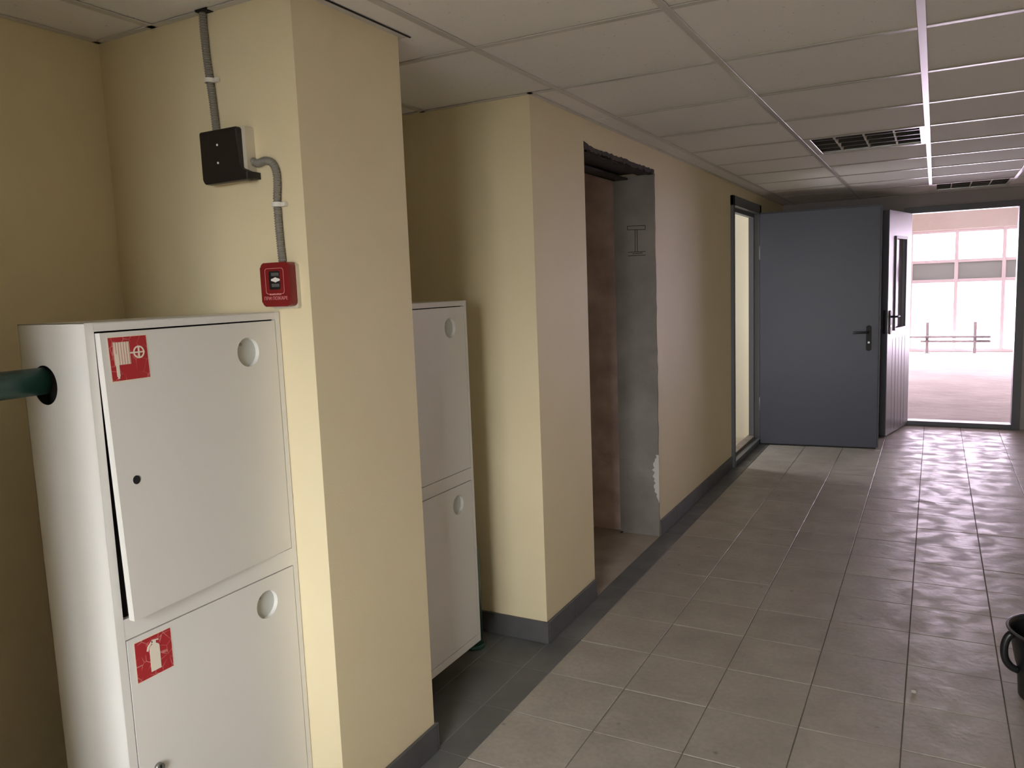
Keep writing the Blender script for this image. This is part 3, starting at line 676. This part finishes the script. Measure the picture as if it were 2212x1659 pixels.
# ------------------------------------------------------------------ sounder, conduits, call point on the pier side
def rrect(x0, x1, z0, z1, r, n=6):
    p = []
    for cx, cz, a0 in ((x1 - r, z1 - r, 0), (x0 + r, z1 - r, math.pi / 2), (x0 + r, z0 + r, math.pi), (x1 - r, z0 + r, 1.5 * math.pi)):
        p += [(cx + r * math.cos(a0 + math.pi / 2 * k / n), cz + r * math.sin(a0 + math.pi / 2 * k / n)) for k in range(n + 1)]
    return p
def yprism(bm, poly, ya, yb, mi=0, bev=0):
    prism(bm, poly, lambda u, v, d: (u, ya - d, v), ya - yb, mi)
    if bev:
        es = [e for e in bm.edges if all(abs(v.co.y - yb) < 1e-6 for v in e.verts)]
        bmesh.ops.bevel(bm, geom=es, offset=bev, segments=3, affect='EDGES', profile=.5)
WYP = P1A            # wall plane
sd = thing('alarm_sounder', 'black and beige alarm sounder box high on the pier side', 'alarm', None, (0, 0, 0))
bm = bmesh.new(); yprism(bm, rrect(-1.660, -1.520, 1.752, 1.882, .006), WYP, WYP - .030, bev=.003); obj('base', bm, 'beige_plastic', sd)
bm = bmesh.new()
poly = [(-1.655, 1.748), (-1.508, 1.748), (-1.505, 1.751), (-1.505, 1.768), (-1.515, 1.772), (-1.530, 1.779), (-1.532, 1.782), (-1.532, 1.874), (-1.536, 1.879), (-1.660, 1.879), (-1.664, 1.875), (-1.664, 1.760), (-1.660, 1.752)]
yprism(bm, poly, WYP - .028, WYP - .048, bev=.004); obj('cover', bm, 'black_plastic', sd)['label'] = 'black front cover with a lower right lug'
bm = bmesh.new(); yprism(bm, [(-1.545, 1.752), (-1.507, 1.752), (-1.507, 1.768), (-1.545, 1.778)], WYP - .001, WYP - .030); obj('lug', bm, 'black_plastic', sd)
for x, z in ((-1.6, 1.841), (-1.602, 1.797)):
    bm = bmesh.new(); tube(bm, [(x, WYP - .047, z), (x, WYP - .0495, z)], .0028, 12); obj('screw', bm, 'print_white', sd)

def smooth_path(ctrl, step):
    P = [Vector(c) for c in ctrl]; P = [P[0] * 2 - P[1]] + P + [P[-1] * 2 - P[-2]]; out = []
    for i in range(1, len(P) - 2):
        n = max(2, int((P[i + 1] - P[i]).length / step))
        for k in range(n):
            t = k / n; a_, b_, c_, d_ = P[i - 1], P[i], P[i + 1], P[i + 2]
            out.append(.5 * ((2 * b_) + (-a_ + c_) * t + (2 * a_ - 5 * b_ + 4 * c_ - d_) * t * t + (-a_ + 3 * b_ - 3 * c_ + d_) * t ** 3))
    out.append(P[-2]); return out
def conduit(ctrl, label):
    pts = smooth_path(ctrl, .0015); bm = bmesh.new()
    tube(bm, pts, .01, 14, True, lambda i: .0100 if (i % 4) < 2 else .0080)
    return tag(obj('corrugated_conduit', bm, 'conduit_grey'), label, 'conduit', 'corrugated conduits on the pier side')
CYP = WYP - .0105
conduit([(-1.655, CYP, 2.205), (-1.657, CYP, 2.14), (-1.653, CYP, 2.05), (-1.645, CYP, 1.96), (-1.641, CYP, 1.884)], 'grey corrugated conduit hanging from the ceiling to the black sounder')
conduit([(-1.521, CYP, 1.797), (-1.505, CYP, 1.790), (-1.478, CYP, 1.794), (-1.456, CYP, 1.786), (-1.445, CYP, 1.765), (-1.444, CYP, 1.735), (-1.449, CYP, 1.69), (-1.449, CYP, 1.62), (-1.446, CYP, 1.542)], 'grey corrugated conduit curving from the sounder down to the red call point')
def clip(x, z, label):
    t = thing('conduit_clip', label, 'clip', 'pale conduit clips', (x, WYP, z))
    bm = bmesh.new()
    for k in range(14):
        a0, a1 = -math.pi * .15 + math.pi * 1.3 * k / 14, -math.pi * .15 + math.pi * 1.3 * (k + 1) / 14
        q = [(.0135 * math.cos(a0), .0135 * math.sin(a0)), (.0108 * math.cos(a0), .0108 * math.sin(a0)), (.0108 * math.cos(a1), .0108 * math.sin(a1)), (.0135 * math.cos(a1), .0135 * math.sin(a1))]
        prism(bm, q, lambda u, v, d: (u, -.0105 - v, -.0055 + d), .011)
    obj('strap', bm, 'white_plastic', t)
    obj('anchor_tab', bevelled(.010, .026, -.012, -.001, -.0055, .0055, r=.0015), 'white_plastic', t)
    return t
clip(-1.650, 2.012, 'pale clip holding the upper conduit near the ceiling')
clip(-1.449, 1.684, 'pale clip holding the curved conduit above the red call point')
# dark cut-out in the ceiling panel where the conduit passes
obj('conduit_cutout', boxes((-1.668, -1.628, WYP - .024, WYP, ZC - .0012, ZC + .004)), 'black_hole', ceil)

cp = thing('fire_call_point', 'red manual fire call point beside the pier corner', 'call point', None, (0, 0, 0))
x0, x1, z0, z1 = -1.499, -1.402, 1.432, 1.541
bm = bmesh.new(); yprism(bm, rrect(x0 + .014, x1 + .001, z0 - .006, z1 - .004, .006), WYP, WYP - .012, bev=.001); obj('back_plate', bm, 'beige_plastic', cp)
yf = WYP - .036
bm = bmesh.new(); yprism(bm, rrect(x0, x1, z0, z1, .012), WYP - .010, yf, bev=.004); obj('housing', bm, 'red_plastic', cp)
xc, zc = -1.4515, 1.497
bm = bmesh.new()
o_, i_ = rrect(xc - .031, xc + .031, zc - .034, zc + .030, .007), rrect(xc - .030, xc + .030, zc - .033, zc + .029, .0065)
for k in range(len(o_)):
    k2 = (k + 1) % len(o_); prism(bm, [o_[k], o_[k2], i_[k2], i_[k]], lambda u, v, d: (u, yf + .0002 - d, v), .0007)
obj('outline', bm, 'print_pink', cp)
bm = bmesh.new(); yprism(bm, rrect(xc - .018, xc + .018, zc - .023, zc + .023, .004), yf + .0002, yf - .0008); obj('window', bm, 'black_plastic', cp)
bm = bmesh.new()
yprism(bm, circle(xc + .004, zc + .001, .0062, 20), yf - .0007, yf - .0016)
for sx in (-1, 1): yprism(bm, [(xc + .004 + sx * .005, zc - .0035), (xc + .004 + sx * .0145, zc - .001), (xc + .004 + sx * .0145, zc + .003), (xc + .004 + sx * .005, zc + .0055)], yf - .0007, yf - .0015)
obj('press_mark', bm, 'print_white', cp)
for zz_ in (zc + .0145, zc - .0125):
    obj('inner_bar', boxes((xc - .009, xc + .016, yf - .0014, yf - .0007, zz_ - .004, zz_ + .004)), 'cabinet_inside', cp)
def text_part(body, size, loc, m, parent, name):
    c = bpy.data.curves.new(name, 'FONT'); c.body = body; c.size = size; c.align_x = 'CENTER'; c.extrude = .0003; c.fill_mode = 'BOTH'
    o = bpy.data.objects.new(name, c); COL.objects.link(o)
    dg = bpy.context.evaluated_depsgraph_get(); me = bpy.data.meshes.new_from_object(o.evaluated_get(dg)); bpy.data.objects.remove(o)
    me.transform(Matrix.Rotation(math.pi / 2, 4, 'X')); me.materials.clear(); me.materials.append(MATS[m])
    r = bpy.data.objects.new(name, me); COL.objects.link(r); r.location = loc; r.parent = parent; return r
text_part('ПРИ ПОЖАРЕ', .0118, (xc + .001, yf - .0003, zc - .0485), 'print_pink', cp, 'lettering')
bm = bmesh.new()
for k in range(9):
    xx = xc - .019 + .0044 * k; hgt = .0028 if k % 3 else .0040
    box(bm, xx, xx + .003, yf - .0009, yf, zc - .0365, zc - .0365 + hgt)
obj('small_print', bm, 'print_pink', cp)

# ------------------------------------------------------------------ bucket at the right edge
bk = thing('bucket', 'black plastic bucket with side handle standing on the floor', 'bucket', None, (.398, 3.06, 0))
bm = bmesh.new()
lathe(bm, [(.001, .004), (.105, .004), (.108, .0), (.112, .003), (.118, .10), (.124, .118), (.146, .232), (.150, .232), (.153, .238), (.150, .243), (.143, .241), (.141, .225), (.118, .11), (.104, .012), (.001, .010)], (0, 0, 0), 56)
obj('body', bm, 'bucket_black', bk)
bm = bmesh.new(); tube(bm, [(.1515 * math.cos(t), .1515 * math.sin(t), .240) for t in [2 * math.pi * k / 64 for k in range(65)]], .0035, 10, False); obj('rim', bm, 'bucket_rim', bk)
bm = bmesh.new()
ha = math.radians(196); cu, su = math.cos(ha), math.sin(ha)
prof = [(.146, .228), (.158, .212), (.166, .185), (.166, .155), (.158, .128), (.142, .108), (.122, .098)]
pts = smooth_path([(r_ * cu, r_ * su, z_) for r_, z_ in prof], .006)
tube(bm, pts, .0125, 12); obj('handle', bm, 'bucket_black', bk)

# crumbs on the floor
def crumb(x, y, r, label):
    bm = bmesh.new(); bmesh.ops.create_icosphere(bm, subdivisions=2, radius=r)
    for v in bm.verts: v.co *= random.uniform(.75, 1.2); v.co.z *= .6
    lo = min(v.co.z for v in bm.verts)
    for v in bm.verts: v.co.z -= lo
    o = tag(obj('plaster_crumb', bm, 'crumb'), label, 'crumb', 'crumbs on the floor'); o.location = (x, y, 0.0005)
crumb(-.031, 2.917, .009, 'small pale plaster crumb on the tiles left of the bucket')
